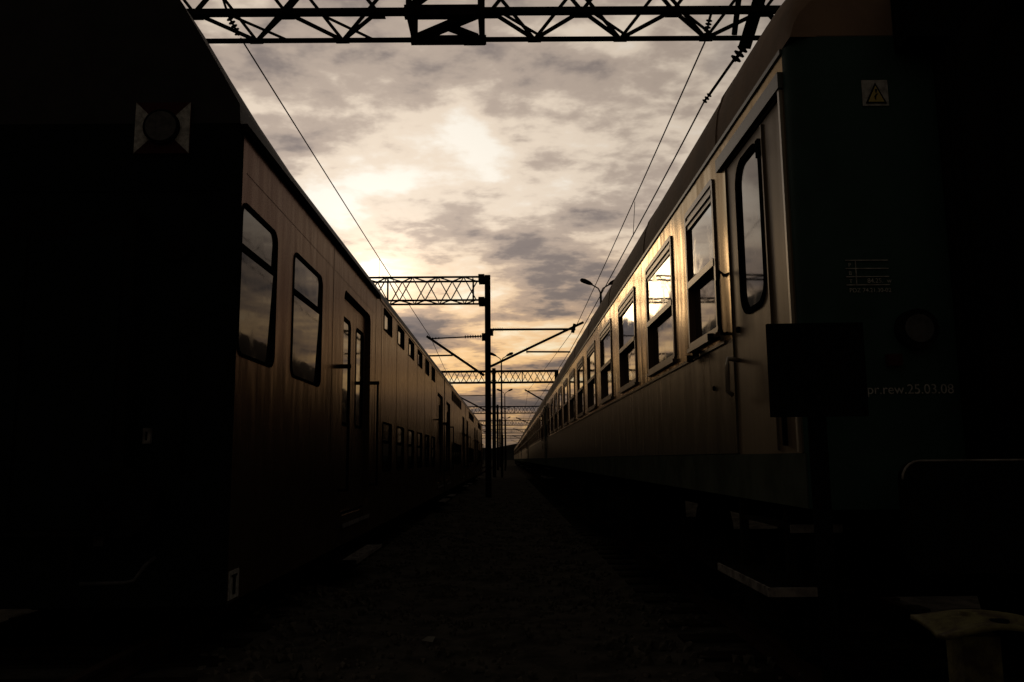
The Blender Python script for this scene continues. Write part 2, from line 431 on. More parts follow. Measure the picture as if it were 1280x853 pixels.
def make_coach():
    root = thing('passenger_coach', 'x', 'coach', (XR, 3.5, 0), 'passenger coaches of the right-hand train')
    wz0, wz1 = 2.26, 3.195
    wins = [(1.45, .78)]+[(2.77+1.915*k, 1.17) for k in range(10)]+[(22.05, .78)]
    doors = [(.17, 1.17), (23.28, 24.28)]
    # side: window band and lower panel
    up, lw = MB(), MB()
    ops = sorted([(a, a+w, wz0, wz1, .03) for a, w in wins]+[(a, b, 2.17, 3.17, 0) for a, b in doors])
    up.sm = set()
    def cells(mb, z0, z1, oo):
        cur = .12
        for o in oo:
            if o[2] <= z0 and len(o) == 5 and o[4] == 0:   # door reaches the bottom of this band
                mb.add([(0, cur, z0), (0, o[0], z0), (0, o[0], z1), (0, cur, z1)], [(0, 1, 2, 3)])
                if o[3] < z1: mb.add([(0, o[0], o[3]), (0, o[1], o[3]), (0, o[1], z1), (0, o[0], z1)], [(0, 1, 2, 3)])
                for yy in (o[0], o[1]): mb.add([(0, yy, z0), (.06, yy, z0), (.06, yy, min(o[3], z1)), (0, yy, min(o[3], z1))], [(0, 1, 2, 3)])
                if o[3] < z1: mb.add([(0, o[0], o[3]), (.06, o[0], o[3]), (.06, o[1], o[3]), (0, o[1], o[3])], [(0, 1, 2, 3)])
            else: wall_cells(mb, cur, o[1], z0, z1, [o], 0, 1, .09)
            cur = o[1]
        mb.add([(0, cur, z0), (0, CLEN-.12, z0), (0, CLEN-.12, z1), (0, cur, z1)], [(0, 1, 2, 3)])
    cells(up, 2.17, 3.36, ops)
    cells(lw, 1.52, 2.17, [(a, b, 1.52, 3.0, 0) for a, b in doors])
    up.build('window_band', 'coach_band', root); lw.build('lower_panel', 'coach_low', root)
    MB().box(-.004, .05, .10, CLEN-.10, 1.28, 1.515).build('sole_bar', 'sole', root)
    MB().box(-.010, .01, 1.32, CLEN-1.32, 2.160, 2.178).build('belt_moulding', 'coach_low', root)
    MB().box(-.010, .02, .12, CLEN-.12, 3.345, 3.368).build('cornice', 'trim', root)
    # ends with rounded corners
    for y, sg in ((0, 1), (CLEN, -1)):
        r = .12; n = 8; pl = [(0.0, y+sg*r)]+[(r-r*math.cos(R(90*i/n)), y+sg*(r-r*math.sin(R(90*i/n)))) for i in range(1, n+1)]
        pl += [(2.82-a, b) for a, b in pl[::-1]]
        e = MB(); m = len(pl)
        e.add([(a, b, 1.28) for a, b in pl]+[(a, b, 3.37) for a, b in pl], [(i, i+1, m+i+1, m+i) for i in range(m-1)], True)
        e.build('end_wall', 'coach_green', root)
    # off side
    MB().box(2.78, 2.82, .12, CLEN-.12, 1.28, 3.37).build('off_side_wall', 'coach_green', root)
    MB().box(.10, 2.72, .05, CLEN-.05, 1.27, 1.30).build('floor_pan', 'under', root)
    # roof: arched shell with domed ends
    half = [(0.0, 3.365), (.006, 3.47), (.022, 3.58), (.06, 3.69), (.14, 3.81), (.30, 3.95), (.55, 4.08), (.9, 4.20), (1.41, 4.26)]
    prof = half+[(2.82-a, b) for a, b in half[:-1][::-1]]
    secs = [(0, .50, .10), (.02, .62, .06), (.10, .80, .03), (.25, .91, .012), (.5, .975, .004), (.9, 1, 0), (CLEN-.9, 1, 0), (CLEN-.5, .975, .004), (CLEN-.25, .91, .012), (CLEN-.10, .80, .03), (CLEN-.02, .62, .06), (CLEN, .50, .10)]
    rf = MB(); m = len(prof); vs = []
    for y, k, ins in secs:
        for a, b in prof: vs.append((1.41+(a-1.41)*(1-ins/1.41*(b-3.365)), y, 3.365+(b-3.365)*k))
    rf.add(vs, [(j*m+i, j*m+i+1, (j+1)*m+i+1, (j+1)*m+i) for j in range(len(secs)-1) for i in range(m-1)], True)
    rf.add(vs[:m], [tuple(range(m))]); rf.add(vs[-m:], [tuple(range(m))])
    roof = rf.build('roof', 'roof', root)
    sm = MB()
    for i in range(m-1):
        (a, b), (c, d) = prof[i], prof[i+1]
        sm.bar((a, 0, b+.001), (c, 0, d+.001), .03, .012)
    seam = sm.mesh('roof_seam', MT['roof'])
    for k in range(9): link('roof_seam', seam, roof, (0, 1.35+k*2.72, 0))
    # windows
    cache = {}
    for a, w in wins:
        if w not in cache: cache[w] = coach_window(w, wz1-wz0)
        fr, u, l, ra = cache[w]
        o = link('window', fr, root, (0, a, wz0))
        link('upper_pane', u, o, rot=(0, 0, random.uniform(-.010, .005))); link('lower_pane', l, o, rot=(0, 0, random.uniform(-.008, .004))); link('sash_rail', ra, o)
    # doors
    for a, b in doors:
        flip = a > 5
        d = MB(); yw0, yw1 = (a+.38, a+.80) if not flip else (a+.20, a+.62)
        wall_cells(d, a+.006, b-.006, 1.51, 3.165, [(yw0, yw1, 2.27, 3.10, .12)], .010, 1, .03)
        d.box(.0115, .055, a+.008, yw0, 1.515, 3.16); d.box(.0115, .055, yw1, b-.008, 1.515, 3.16)
        d.box(-.002, .02, a+.30, a+.315, 1.53, 3.15) 
        do = d.build('door', 'coach_door', root)
        q = MB(); ring(q, yw0-.018, yw1+.018, 2.252, 3.118, .138, .030, .002, .035); q.build('window_seal', 'rubber', do)
        slab(yw0+.01, yw1-.01, 2.28, 3.09, .11, .018, .026).build('pane', 'glass_door', do)
        h = MB(); hy = b-.09 if not flip else a+.09
        h.tube([(.02, hy, 2.03), (-.055, hy, 2.04), (-.06, hy, 2.0), (-.06, hy+.015, 1.86), (-.03, hy+.02, 1.84)], .013, 8); h.build('handle', 'rail_trim', do)
        MB().box(-.012, .022, a+.335, a+.375, 3.0, 3.09).build('hinge', 'rubber', do)
        MB().tube([(-.004, hy-.02, 2.2), (.03, hy-.02, 2.2)], .018, 10).build('lock', 'rubber', do)
        MB().box(-.010, .02, a+.18, a+.198, 1.55, 1.72).build('lower_hinge', 'rubber', do)
        MB().box(-.022, .0, a-.04, b+.12, 3.185, 3.262).build('drip_rail', 'trim', root)
        e = MB().box(-.016, .012, a-.03, a-.008, 1.52, 3.18); e.build('door_edge_strip', 'rail_trim', root)
        gy = b+.10 if not flip else a-.10
        MB().tube([(0, gy, 2.55), (-.03, gy, 2.58), (-.045, gy, 2.52), (-.045, gy, 2.26), (-.03, gy, 2.21), (0, gy, 2.21)], .012, 8).build('grab_rail', 'black', root)
        st = MB(); st.box(-.10, .28, a+.20, b+.10, .885, .905); st.box(.02, .06, a+.3, a+.34, .9, 1.28); st.box(.02, .06, b+.06, b+.1, .9, 1.28)
        so = st.build('step', 'under', root)
        ed = MB(); ed.box(-.112, -.101, a+.19, b+.11, .875, .915); ed.box(-.101, .18, a+.185, a+.198, .875, .915); ed.build('step_edge', 'step', so)
        s2 = MB(); s2.box(-.02, .25, a+.10, b-.1, 1.175, 1.19); so = s2.build('step', 'under', root)
        MB().box(-.03, .20, a+.088, a+.099, 1.165, 1.20).build('step_edge', 'step', so)
    # small brackets under the first window
    for y, z in ((1.52, 2.235), (1.95, 2.19), (2.12, 2.175)):
        q = MB(); q.tube([(0, y, z), (-.04, y, z)], .012, 8); q.tube([(-.035, y, z-.03), (-.035, y, z+.012)], .022, 8); q.build('bracket', 'rubber', root)
    MB().tube([(0, 1.62, 1.92), (-.012, 1.62, 1.92)], .014, 8).build('plug', 'rubber', root)
    # underframe
    bogie(root, 3.4, 1, 1.41); bogie(root, CLEN-3.4, 1, 1.41)
    for y0, y1 in ((6.2, 8.4), (9.3, 10.6), (12.0, 15.2), (16.4, 17.6)):
        MB().box(.12, .75, y0, y1, .55, 1.26).build('equipment_box', 'under', root)
    MB().box(1.0, 1.8, .3, CLEN-.3, .95, 1.265).build('centre_sill', 'under', root)
    # gangway and buffers on both ends
    for y, sg in ((0, -1), (CLEN, 1)):
        g = MB()
        for k in range(3):
            c = y+sg*(.05+k*.085)
            w = .72
            g.tube([(1.41-w, c, 1.35), (1.41-w, c, 3.25), (1.41-w+.14, c, 3.42), (1.41+w-.14, c, 3.42), (1.41+w, c, 3.25), (1.41+w, c, 1.35)], .075, 10)
        g.box(1.41-.74, 1.41+.74, y+sg*.01, y+sg*.22, 1.33, 3.36); g.build('gangway', 'rubber', root)
        MB().box(.46, 2.36, y-sg*.0+sg*.01, y+sg*.16, 3.28, 3.56).build('gangway_hood', 'rubber', root)
        for x in (.535, 2.285):
            bu = MB(); bu.tube([(x, y, 1.24), (x, y+sg*.27, 1.24)], .10, 14)
            bo = bu.build('buffer', 'under', root)
            hd = MB(); hd.prism(rrect(x-.32, x+.32, 1.06, 1.48, .07), 1, y+sg*.27, y+sg*.31); ho = hd.build('buffer_head', 'black', bo)
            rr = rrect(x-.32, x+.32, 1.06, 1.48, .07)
            MB().tube([(a_, y+sg*.31, b_) for a_, b_ in rr[13:]], .0045, 6).build('painted_lit_edge', 'step', ho)  # pale tube added to imitate sky light catching the head's rim
    return root
coach = make_coach()
coach['label'] = 'nearest coach of the right-hand train, green end wall facing the viewer'
CPITCH = 25.08
order = ['second', 'third', 'fourth', 'fifth', 'sixth', 'seventh']
for i in range(6):
    c = copy_tree(coach); c.location = (XR, 3.5+CPITCH*(i+1), 0)
    c['label'] = order[i]+' coach from the viewer in the right-hand train'
# lettering and fittings on the near end of the nearest coach (parts of that coach only)
def on_end(me, m, name, x, z, y=-.004):
    me.materials.clear(); me.materials.append(MT[m]); return link(name, me, coach, (x, y, z), (R(90), 0, 0))
on_end(text_mesh('pr.rew.25.03.08', .058), 'white', 'lettering', .236, 1.758)
for k in range(4): MB().box(.18, .365, -.006, -.002, 2.225+k*.036, 2.229+k*.036).build('table_line', 'white', coach)
MB().box(.222, .225, -.0065, -.0015, 2.2245, 2.3375).build('table_line', 'white', coach)
on_end(text_mesh('84.25.  w', .028), 'white', 'lettering', .27, 2.236)
for k, tx in enumerate(('T', 'B', 'P')): on_end(text_mesh(tx, .024), 'white', 'lettering', .192, 2.235+k*.036)
on_end(text_mesh('PDZ 74.21.30-02', .026), 'white', 'lettering', .19, 2.195)
st = MB().box(.305, .420, -.006, -.002, 3.035, 3.155).build('warning_sticker', 'white', coach)
MB().add([(.316, -.0085, 3.045), (.411, -.0085, 3.045), (.3635, -.0085, 3.143)], [(0, 1, 2)]).build('triangle_border', 'black', st)
MB().add([(.328, -.0105, 3.052), (.399, -.0105, 3.052), (.3635, -.0105, 3.127)], [(0, 1, 2)]).build('triangle', 'yellow', st)
z0 = 3.056
MB().add([(a, -.0125, z0+b) for a, b in ((.358, .054), (.370, .054), (.364, .032), (.374, .034), (.361, 0), (.364, .022), (.354, .020))], [(0, 1, 2), (2, 3, 6), (3, 5, 6), (5, 4, 6)]).build('lightning_bolt', 'black', st)
lm = MB(); lm.tube([(.455, .0, 2.03), (.455, -.05, 2.03)], .085, 24); lo_ = lm.build('tail_lamp', 'rubber', coach)
MB().tube([(.455, -.045, 2.03), (.455, -.056, 2.03)], .060, 24).build('lens', 'grey_lens', lo_)
MB().box(.325, .385, -.03, 0, 1.875, 1.925).build('socket_box', 'red', coach)

# ------------------------------------------------------------------ double-deck cars, left-hand train
def deck_window(w, h, split, r, deep=.06):
    fr = MB(); ring(fr, -.010, w+.010, -.010, h+.010, r+.010, .024, .008, -.012)
    ring(fr, .003, w-.003, .003, h-.003, r, .012, -.012, -deep)
    up = lo = ra = None
    if split:
        zs = h*split
        ra = MB().box(.006, -.045, .014, w-.014, zs-.025, zs+.025); ra.box(.010, .006, .014, w-.014, zs-.006, zs+.006)
        up = MB().prism([(a, b) for a, b in rrect(.014, w-.014, zs+.026, h-.014, min(r, .09), 4)], 0, -.030, -.036).lean(.014).mesh('upper_pane', MT['glass_deck'])
        lo = MB().prism([(a, b) for a, b in rrect(.014, w-.014, .014, zs-.026, min(r, .07), 4)], 0, -.028, -.034).lean(.026).mesh('lower_pane', MT['glass_deck'])
        ra = ra.mesh('transom', MT['rubber'])
    else:
        lo = MB().prism(rrect(.014, w-.014, .014, h-.014, max(r-.02, .01), 4), 0, -.035, -.043).mesh('pane', MT['glass_deck'])
    return fr.mesh('window', MT['rubber']), up, lo, ra
dcache = {}
def put_deck_window(root, y, z, w, h, split, r):
    key = (w, h, split, r)
    if key not in dcache: dcache[key] = deck_window(w, h, split, r)
    fr, up, lo, ra = dcache[key]
    o = link('window', fr, root, (0, y, z))
    if up: link('upper_pane', up, o); link('lower_pane', lo, o); link('transom', ra, o)
    else: link('pane', lo, o)
def put_deck_door(root, a, b, z0, z1):
    m = (a+b)/2
    for k, (p, q) in enumerate(((a+.03, m-.008), (m+.008, b-.03))):
        d = MB(); w0, w1 = p+.20, q-.22
        wall_cells(d, p, q, z0+.03, z1-.06, [(w0, w1, z0+1.12, z1-.32, .08)], -.065, -1, .03)
        lf = d.build('door_leaf', 'deck', root)
        q_ = MB(); ring(q_, w0-.03, w1+.03, z0+1.09, z1-.29, .10, .045, -.060, -.090); q_.build('window_seal', 'rubber', lf)
        slab(w0+.01, w1-.01, z0+1.13, z1-.33, .07, -.076, -.084).build('pane', 'glass_deck', lf)
    MB().box(-.105, -.115, a-.02, b+.02, z0, z1).build('door_backing', 'rubber', root)
    for yy, zt in ((a-.12, 2.62), (b+.10, 2.62)):
        g = MB(); g.box(-.01, .12, yy-.02, yy+.02, zt-.025, zt+.025); g.tube([(.10, yy, zt), (.10, yy, 1.15)], .016, 8)
        g.box(-.01, .12, yy-.015, yy+.015, 1.14, 1.17); g.build('grab_rail', 'black', root)
    s1 = MB(); s1.box(.02, -.3, a+.05, b-.05, z0-.13, z0-.10); so = s1.build('step', 'under', root)
    MB().box(.028, .021, a+.05, b-.05, z0-.14, z0-.09).build('step_edge', 'step', so)
    s2 = MB(); s2.box(.20, -.2, a+.02, b-.02, .30, .325)
    for yy in (a+.2, b-.2): s2.box(-.02, -.06, yy-.02, yy+.02, .32, .66)
    so = s2.build('step', 'under', root)
    MB().box(.208, .201, a+.02, b-.02, .29, .335).build('step_edge', 'step', so)
    n = 12
    tr = MB()
    for k in range(n): tr.box(.02, .19, a+.1+k*(b-a-.2)/n, a+.1+(k+.6)*(b-a-.2)/n, .326, .332)
    tr.build('tread', 'step', so)
GUT = 4.03
half = [(0.0, 4.03), (-.03, 4.15), (-.20, 4.40), (-.45, 4.74), (-.75, 4.98), (-1.1, 5.06), (-1.41, 5.08)]
hend = [(0.0, 4.03), (-.01, 4.18), (-.26, 4.62), (-.50, 5.03), (-.80, 5.22), (-1.1, 5.28), (-1.41, 5.29)]
def full(h): return h+[(-2.82-a, b) for a, b in h[:-1][::-1]]
def deck_shell(root, L, near_tall, bands, base='deck'):
    r = .10; n = 8
    for y, sg in ((0, 1), (L, -1)):
        pl = [(0.0, y+sg*r)]+[(-(r-r*math.cos(R(90*i/n))), y+sg*(r-r*math.sin(R(90*i/n)))) for i in range(1, n+1)]
        pl += [(-2.82-a, b) for a, b in pl[::-1]]
        e = MB(); m = len(pl)
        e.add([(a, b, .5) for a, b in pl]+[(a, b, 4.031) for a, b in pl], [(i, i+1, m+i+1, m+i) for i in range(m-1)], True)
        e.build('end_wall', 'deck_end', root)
    pa, pb = full(hend), full(half); m = len(pa)
    secs = [(0, 1.0), (.5, .9), (1.2, .45), (2.2, .08), (3, 0), (L, 0)] if near_tall else [(0, 0), (L, 0)]
    rf = MB(); vs = []
    for y, k in secs:
        for (a, b), (c, d) in zip(pa, pb): vs.append((a*k+c*(1-k), y, b*k+d*(1-k)))
    rf.add(vs, [(j*m+i, j*m+i+1, (j+1)*m+i+1, (j+1)*m+i) for j in range(len(secs)-1) for i in range(m-1)], True)
    rf.add(vs[:m], [tuple(range(m))]); rf.add(vs[-m:], [tuple(range(m))]); rf.build('roof', 'deck_roof', root)
    MB().box(-2.78, -2.82, .1, L-.1, .5, 4.03).build('off_side_wall', base, root)
    MB().box(-.1, -2.72, .05, L-.05, .49, .52).build('floor_pan', 'under', root)
def buffers_left(root, ys):
    for y, sg in ys:
        g = MB().box(-1.41-.75, -1.41+.75, y+sg*.02, y+sg*.18, 1.0, 3.3); g.build('gangway', 'rubber', root)
        for x in (-.535, -2.285):
            bo = MB().tube([(x, y, 1.24), (x, y+sg*.42, 1.24)], .10, 14).build('buffer', 'under', root)
            MB().tube([(x, y+sg*.42, 1.24), (x, y+sg*.46, 1.24)], .23, 20).build('buffer_head', 'black', bo)
# leading car
A = thing('double_deck_car', 'nearest car of the left-hand double-deck train with large end windows', 'railcar', (XL, 6.0, 0), 'cars of the left-hand double-deck train')
LA = 20.3
side = MB()
wall_cells(side, .10, 6.9, .5, 4.03, [(.10+.01, 1.08, 2.29, 3.46, .11), (1.66, 2.86, 2.28, 3.46, .11), (4.08, 6.08, .84, 3.60, .14)], 0, -1, .17)
dw = [7.38+1.715*k for k in range(6)]
wall_cells(side, 6.9, 17.5, .5, 2.8, [(y, y+1.0, 1.33, 2.10, .06) for y in dw], 0, -1, .08)
wall_cells(side, 6.9, 17.5, 2.8, 4.03, [(y, y+.92, 3.61, 3.955, .02) for y in dw], 0, -1, .08)
wall_cells(side, 17.5, LA-.1, .5, 4.03, [(17.78, 19.82, .84, 3.42, .14)], 0, -1, .17)
side.build('side_wall', 'deck', A)
deck_shell(A, LA, True, None)
put_deck_window(A, .11, 2.29, .97, 1.17, .70, .11); put_deck_window(A, 1.66, 2.28, 1.20, 1.18, .68, .11)
for y in dw: put_deck_window(A, y, 3.61, .92, .345, None, .02); put_deck_window(A, y, 1.33, 1.0, .77, .6, .06)
put_deck_door(A, 4.08, 6.08, .84, 3.60); put_deck_door(A, 17.78, 19.82, .84, 3.42)
MB().box(.035, -.02, .05, 6.75, 3.985, 4.045).build('gutter', 'black', A)
MB().box(.012, -.02, 6.95, LA-.1, 4.005, 4.04).build('gutter', 'deck', A)
jm = MB().box(.003, -.01, -.006, .006, .52, 3.98).mesh('panel_joint', MT['deck'])
for y in (3.45, 6.55, 7.15, 8.98, 10.7, 12.4, 14.1, 15.85, 17.45): link('panel_joint', jm, A, (0, y, 0))
MB().box(.003, -.01, .2, 6.4, 3.70, 3.708).build('panel_joint', 'deck', A)
bogie(A, 3.0, -1, -1.41); bogie(A, LA-2.0, -1, -1.41)
buffers_left(A, ((0, -1),))
pl = MB().box(.006, 0, .12, .34, .50+.02, .72).build('data_plate', 'white', A)
MB().box(.009, .0065, .20, .26, .55, .69).build('symbol', 'black', pl); MB().box(.0095, .0068, .17, .29, .675, .69).build('symbol', 'black', pl)
e = MB().box(-.545, -.600, -.03, -.002, 1.63, 1.74).build('marker_plate', 'step', A); MB().box(-.565, -.58, -.033, -.031, 1.655, 1.715).build('symbol', 'black', e)
MB().box(-.755, -.825, -.02, -.002, 1.63, 1.74).build('marker_plate', 'grey_lens', A)
MB().box(-.835, -.905, -.03, -.002, .92, 1.0).build('marker_plate', 'grey_lens', A)
MB().tube([(-.47, -.02, .84), (-.50, -.10, .80), (-.56, -.13, .70), (-.62, -.13, .685), (-.93, -.13, .68)], .014, 8).build('grab_rail', 'grey_lens', A)
for x in (-1.41-.34, -1.41+.34):
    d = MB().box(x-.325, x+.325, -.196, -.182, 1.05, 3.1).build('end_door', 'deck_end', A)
for x in (-.30, -2.52):
    MB().tube([(x, 0, 2.3), (x, -.06, 2.28), (x, -.06, 1.45), (x, 0, 1.43)], .014, 8).build('grab_rail', 'black', A)
    MB().tube([(x-.12, -.002, 3.05), (x-.12, -.05, 3.05)], .09, 20).build('tail_lamp', 'rubber', A)
for x in (-1.0, -1.8):
    MB().tube([(x, 0, 1.05), (x, -.12, 1.02), (x+.03, -.2, .8), (x+.08, -.2, .55), (x+.16, -.14, .45), (x+.2, -.05, .6)], .022, 8).build('brake_hose', 'rubber', A)
MB().box(-.12, -2.7, -.012, .0, 3.50, 3.53).build('end_seam', 'deck_end', A)
# middle car
LB = 13.0
B = thing('double_deck_car', 'second car of the left-hand double-deck train with doors near both ends', 'railcar', (XL, 26.45, 0), 'cars of the left-hand double-deck train')
side = MB()
wall_cells(side, .1, 3.2, .5, 4.03, [(.72, 2.66, .84, 3.40, .14)], 0, -1, .17)
dwb = [3.45+1.26*k for k in range(5)]
wall_cells(side, 3.2, 9.85, .5, 2.8, [(y, y+.95, 1.33, 2.10, .06) for y in dwb], 0, -1, .08)
wall_cells(side, 3.2, 9.85, 2.8, 4.03, [(y, y+.92, 3.61, 3.955, .02) for y in dwb], 0, -1, .08)
wall_cells(side, 9.85, LB-.1, .5, 4.03, [(10.3, 12.25, .84, 3.40, .14)], 0, -1, .17)
side.build('side_wall', 'deck', B); deck_shell(B, LB, False, None)
for y in dwb: put_deck_window(B, y, 3.61, .92, .345, None, .02); put_deck_window(B, y, 1.33, .95, .77, .6, .06)
put_deck_door(B, .72, 2.66, .84, 3.40); put_deck_door(B, 10.3, 12.25, .84, 3.40)
MB().box(.012, -.02, .1, LB-.1, 4.005, 4.04).build('gutter', 'deck', B)
for y in (3.15, 4.6, 5.86, 7.1, 8.4, 9.8): link('panel_joint', jm, B, (0, y, 0))
bogie(B, 1.2, -1, -1.41)
for i, w in enumerate(('third', 'fourth')):
    c = copy_tree(B); c.location = (XL, 26.45+13.12*(i+1), 0); c['label'] = w+' car from the viewer in the left-hand double-deck train'
# tail marker plate hung on the end of the leading car
T = thing('tail_marker_plate', 'square red and white tail marker plate with round lens on the dark car end', 'marker', (XL-.575, 5.985, 3.985), None)
MB().box(-.205, .205, -.012, .010, -.2, .2).build('backing', 'red', T)
for s in (-1, 1):
    MB().prism([(s*.205, -.2), (s*.205, .2), (s*.02, .02), (s*.02, -.02)][::s], 1, -.016, -.0125).build('white_triangle', 'white', T)
MB().tube([(0, -.0165, 0), (0, -.045, 0)], .135, 32).build('lens_ring', 'rubber', T)
MB().tube([(0, -.040, 0), (0, -.052, 0)], .115, 32).build('lens', 'grey_lens', T)

# ------------------------------------------------------------------ overhead line
barcache = {}
def latbar(parent, p, q, w, name='brace'):
    p = Vector(p); q = Vector(q); L = round((q-p).length, 3); key = (L, w)
    if key not in barcache: barcache[key] = MB().box(0, L, -w/2, w/2, -w/2, w/2).mesh('brace', MT['steel'])
    o = link(name, barcache[key], parent, p); o.rotation_euler = (q-p).to_track_quat('X', 'Z').to_euler(); return o
def truss(root, x0, x1, ya, yb, z0, z1, cw, bw, period, joined=False, phase=0.0):
    """four chords with zigzag bracing on all four faces, coordinates local to root"""
    acc = MB()
    for (y, z, w) in ((ya, z0, cw[0]), (yb, z0, cw[1]), (ya, z1, cw[1]), (yb, z1, cw[1])):
        MB().box(x0, x1, y-w/2, y+w/2, z-w/2, z+w/2).build('chord', 'steel', root)
    h = period/2; k = 0
    def br(p, q):
        if joined: acc.bar(p, q, bw)
        else: latbar(root, p, q, bw)
    x = x0+phase
    while x+h <= x1+1e-6:
        a, b = (0, 1) if k % 2 == 0 else (1, 0)
        zz = (z0, z1); yy = (ya, yb)
        br((x, ya, zz[a]), (x+h, ya, zz[b])); br((x, yb, zz[b]), (x+h, yb, zz[a]))
        br((x, yy[a], z0), (x+h, yy[b], z0)); br((x, yy[b], z1), (x+h, yy[a], z1))
        x += h; k += 1
    if joined:
        o = acc.build('lattice', 'steel', root); o['kind'] = 'stuff'
def tubepart(root, name, p, q, r): return MB().tube([p, q], r, 8).build(name, 'steel', root)
# nearest portal, right overhead
G = 'portals carrying the overhead line'
P1 = thing('overhead_portal', 'nearest lattice portal beam crossing the top of the view', 'portal', (0, 11.05, 0), G)
truss(P1, -9.6, -1.40, 0, .80, 7.8, 8.65, (.088, .056), .043, 1.30)
truss(P1, -.30, 9.6, 0, .80, 7.8, 8.65, (.088, .056), .043, 1.30, phase=.1)
for (y, z, w) in ((0, 7.8, .14), (.8, 7.8, .10), (0, 8.65, .10), (.8, 8.65, .10)):
    MB().box(-1.42, -.28, y-w/2, y+w/2, z-w/2-.012, z+w/2).build('splice_plate', 'steel', P1)
for x in (-1.36, -.34):
    MB().box(x-.04, x+.04, .07, .74, 7.76, 7.84).build('splice_frame', 'steel', P1)
    for y in (0, .8): MB().box(x-.04, x+.04, y-.035, y+.035, 7.86, 8.6).build('splice_frame', 'steel', P1)
latbar(P1, (-1.3, .74, 7.8), (-.40, .06, 7.8), .11); latbar(P1, (-.85, .40, 7.80), (-.42, .74, 7.80), .09)
latbar(P1, (-1.3, 0, 7.9), (-.4, 0, 8.6), .09)
MB().box(-.62, -.30, .62, .86, 7.735, 7.748).build('splice_plate', 'steel', P1)
gp = MB().box(-.10, .10, -.055, .055, -.006, .006).mesh('gusset_plate', MT['steel'])
for k in range(15):
    for x0_, yy in ((-9.6, 0 if k % 2 == 0 else .8), (-.2, 0 if k % 2 == 0 else .8)):
        x = x0_+.65*k
        if x < -1.5 or x > -.25: link('gusset_plate', gp, P1, (x, .05 if yy == 0 else .75, 7.755))
# long flat braces inside the lower face
for i in range(-3, 4):
    x = i*1.30*1.0-.1
    if not (-2.6 < x < -.2): latbar(P1, (x, .0, 7.815), (x+.70, .80, 7.815), .03)
for x in (-9.6, 9.6): MB().box(x-.2, x+.2, .2, .6, -.1, 8.8).build('mast', 'steel', P1)
# hangers on the nearest portal
latbar(P1, (3.88, -.05, 8.7), (3.50, .36, 7.42), .13, 'hanger'); latbar(P1, (3.45, 0.02, 8.6), (3.46, .7, 7.8), .07, 'hanger')
latbar(P1, (4.25, 0.0, 8.65), (4.45, .8, 7.8), .06, 'hanger')
ins = MB(); insulator(ins, (3.50, .38, 7.44), (3.36, .42, 7.24), .09, 3); ins.tube([(3.36, .42, 7.27), (3.08, .9, 6.92)], .022, 6); insulator(ins, (3.10, .86, 6.94), (3.03, 1.0, 6.86), .045, 3)
ins.build('insulator', 'steel', P1)
ins = MB(); ins.tube([(3.03, .3, 7.95), (3.0, .33, 7.85)], .02, 6); insulator(ins, (3.0, .33, 7.85), (2.93, .36, 7.55), .05, 6); ins.build('insulator', 'steel', P1)
ins = MB(); insulator(ins, (-4.02, .33, 7.92), (-3.88, .37, 7.66), .055, 5); ins.tube([(-4.1, .2, 8.2), (-4.02, .33, 7.92)], .018, 6); ins.build('insulator', 'steel', P1)

# second portal: mast between the trains, beam reaching left over the double-deck train
P2 = thing('overhead_portal', 'second portal with dark mast in the walkway and beam reaching left', 'portal', (-.77, 33.0, 0), G)
MB().box(-.115, .115, -.15, .15, -.1, 8.86).build('mast', 'steel', P2)
truss(P2, -8.6, -.12, -.42, .42, 7.78, 8.72, (.07, .07), .042, 1.02)
MB().box(-.36, -.117, -.50, .50, 8.60, 8.82).build('cap_plate', 'steel', P2); MB().box(-.36, -.117, -.48, .48, 7.68, 7.9).build('cap_plate', 'steel', P2)
MB().box(-.60, -.56, -.40, .40, 7.8, 8.7).build('end_frame', 'steel', P2); MB().box(-4.0, -3.94, -.46, -.38, 7.8, 8.7).build('end_frame', 'steel', P2)
MB().box(-8.9, -8.5, -.2, .2, -.1, 8.8).build('mast', 'steel', P2)
def cant_right(root, k=1.0, y=0.0):
    tubepart(root, 'top_tube', (.10, y, 6.65), (3.52, y, 6.64), .045); tubepart(root, 'cantilever_arm', (.0, y, 5.11), (3.85, y, 6.92), .05)
    tubepart(root, 'steady_arm', (1.53, y, 5.74), (3.3, y, 5.72), .035)
    i = MB(); insulator(i, (.20, y, 6.65), (.62, y, 6.65), .085, 5); i.box(.117, .22, y-.06, y+.06, 6.4, 6.68); i.build('insulator', 'steel', root)
    i = MB(); insulator(i, (1.53, y, 5.74), (1.62, y, 5.74), .08, 2); i.build('insulator', 'steel', root)
    MB().tube([(3.4, y, 6.5), (3.5, y, 6.85)], .07, 8).build('clamp', 'steel', root)
def cant_left(root, y=0.0):
    tubepart(root, 'cantilever_arm', (-.15, y, 4.80), (-2.45, y, 6.40), .05); tubepart(root, 'top_tube', (-.10, y, 6.39), (-2.3, y, 6.30), .028)
    tubepart(root, 'steady_arm', (-1.40, y, 5.62), (-2.9, y, 5.60), .035)
    i = MB(); insulator(i, (-.24, y, 6.385), (-.95, y, 6.36), .075, 7); i.box(-.24, -.117, y-.06, y+.06, 6.2, 6.5); i.build('insulator', 'steel', root)
    i = MB(); insulator(i, (-1.9, y, 6.32), (-2.4, y, 6.30), .05, 4); i.build('insulator', 'steel', root)
cant_right(P2); cant_left(P2)
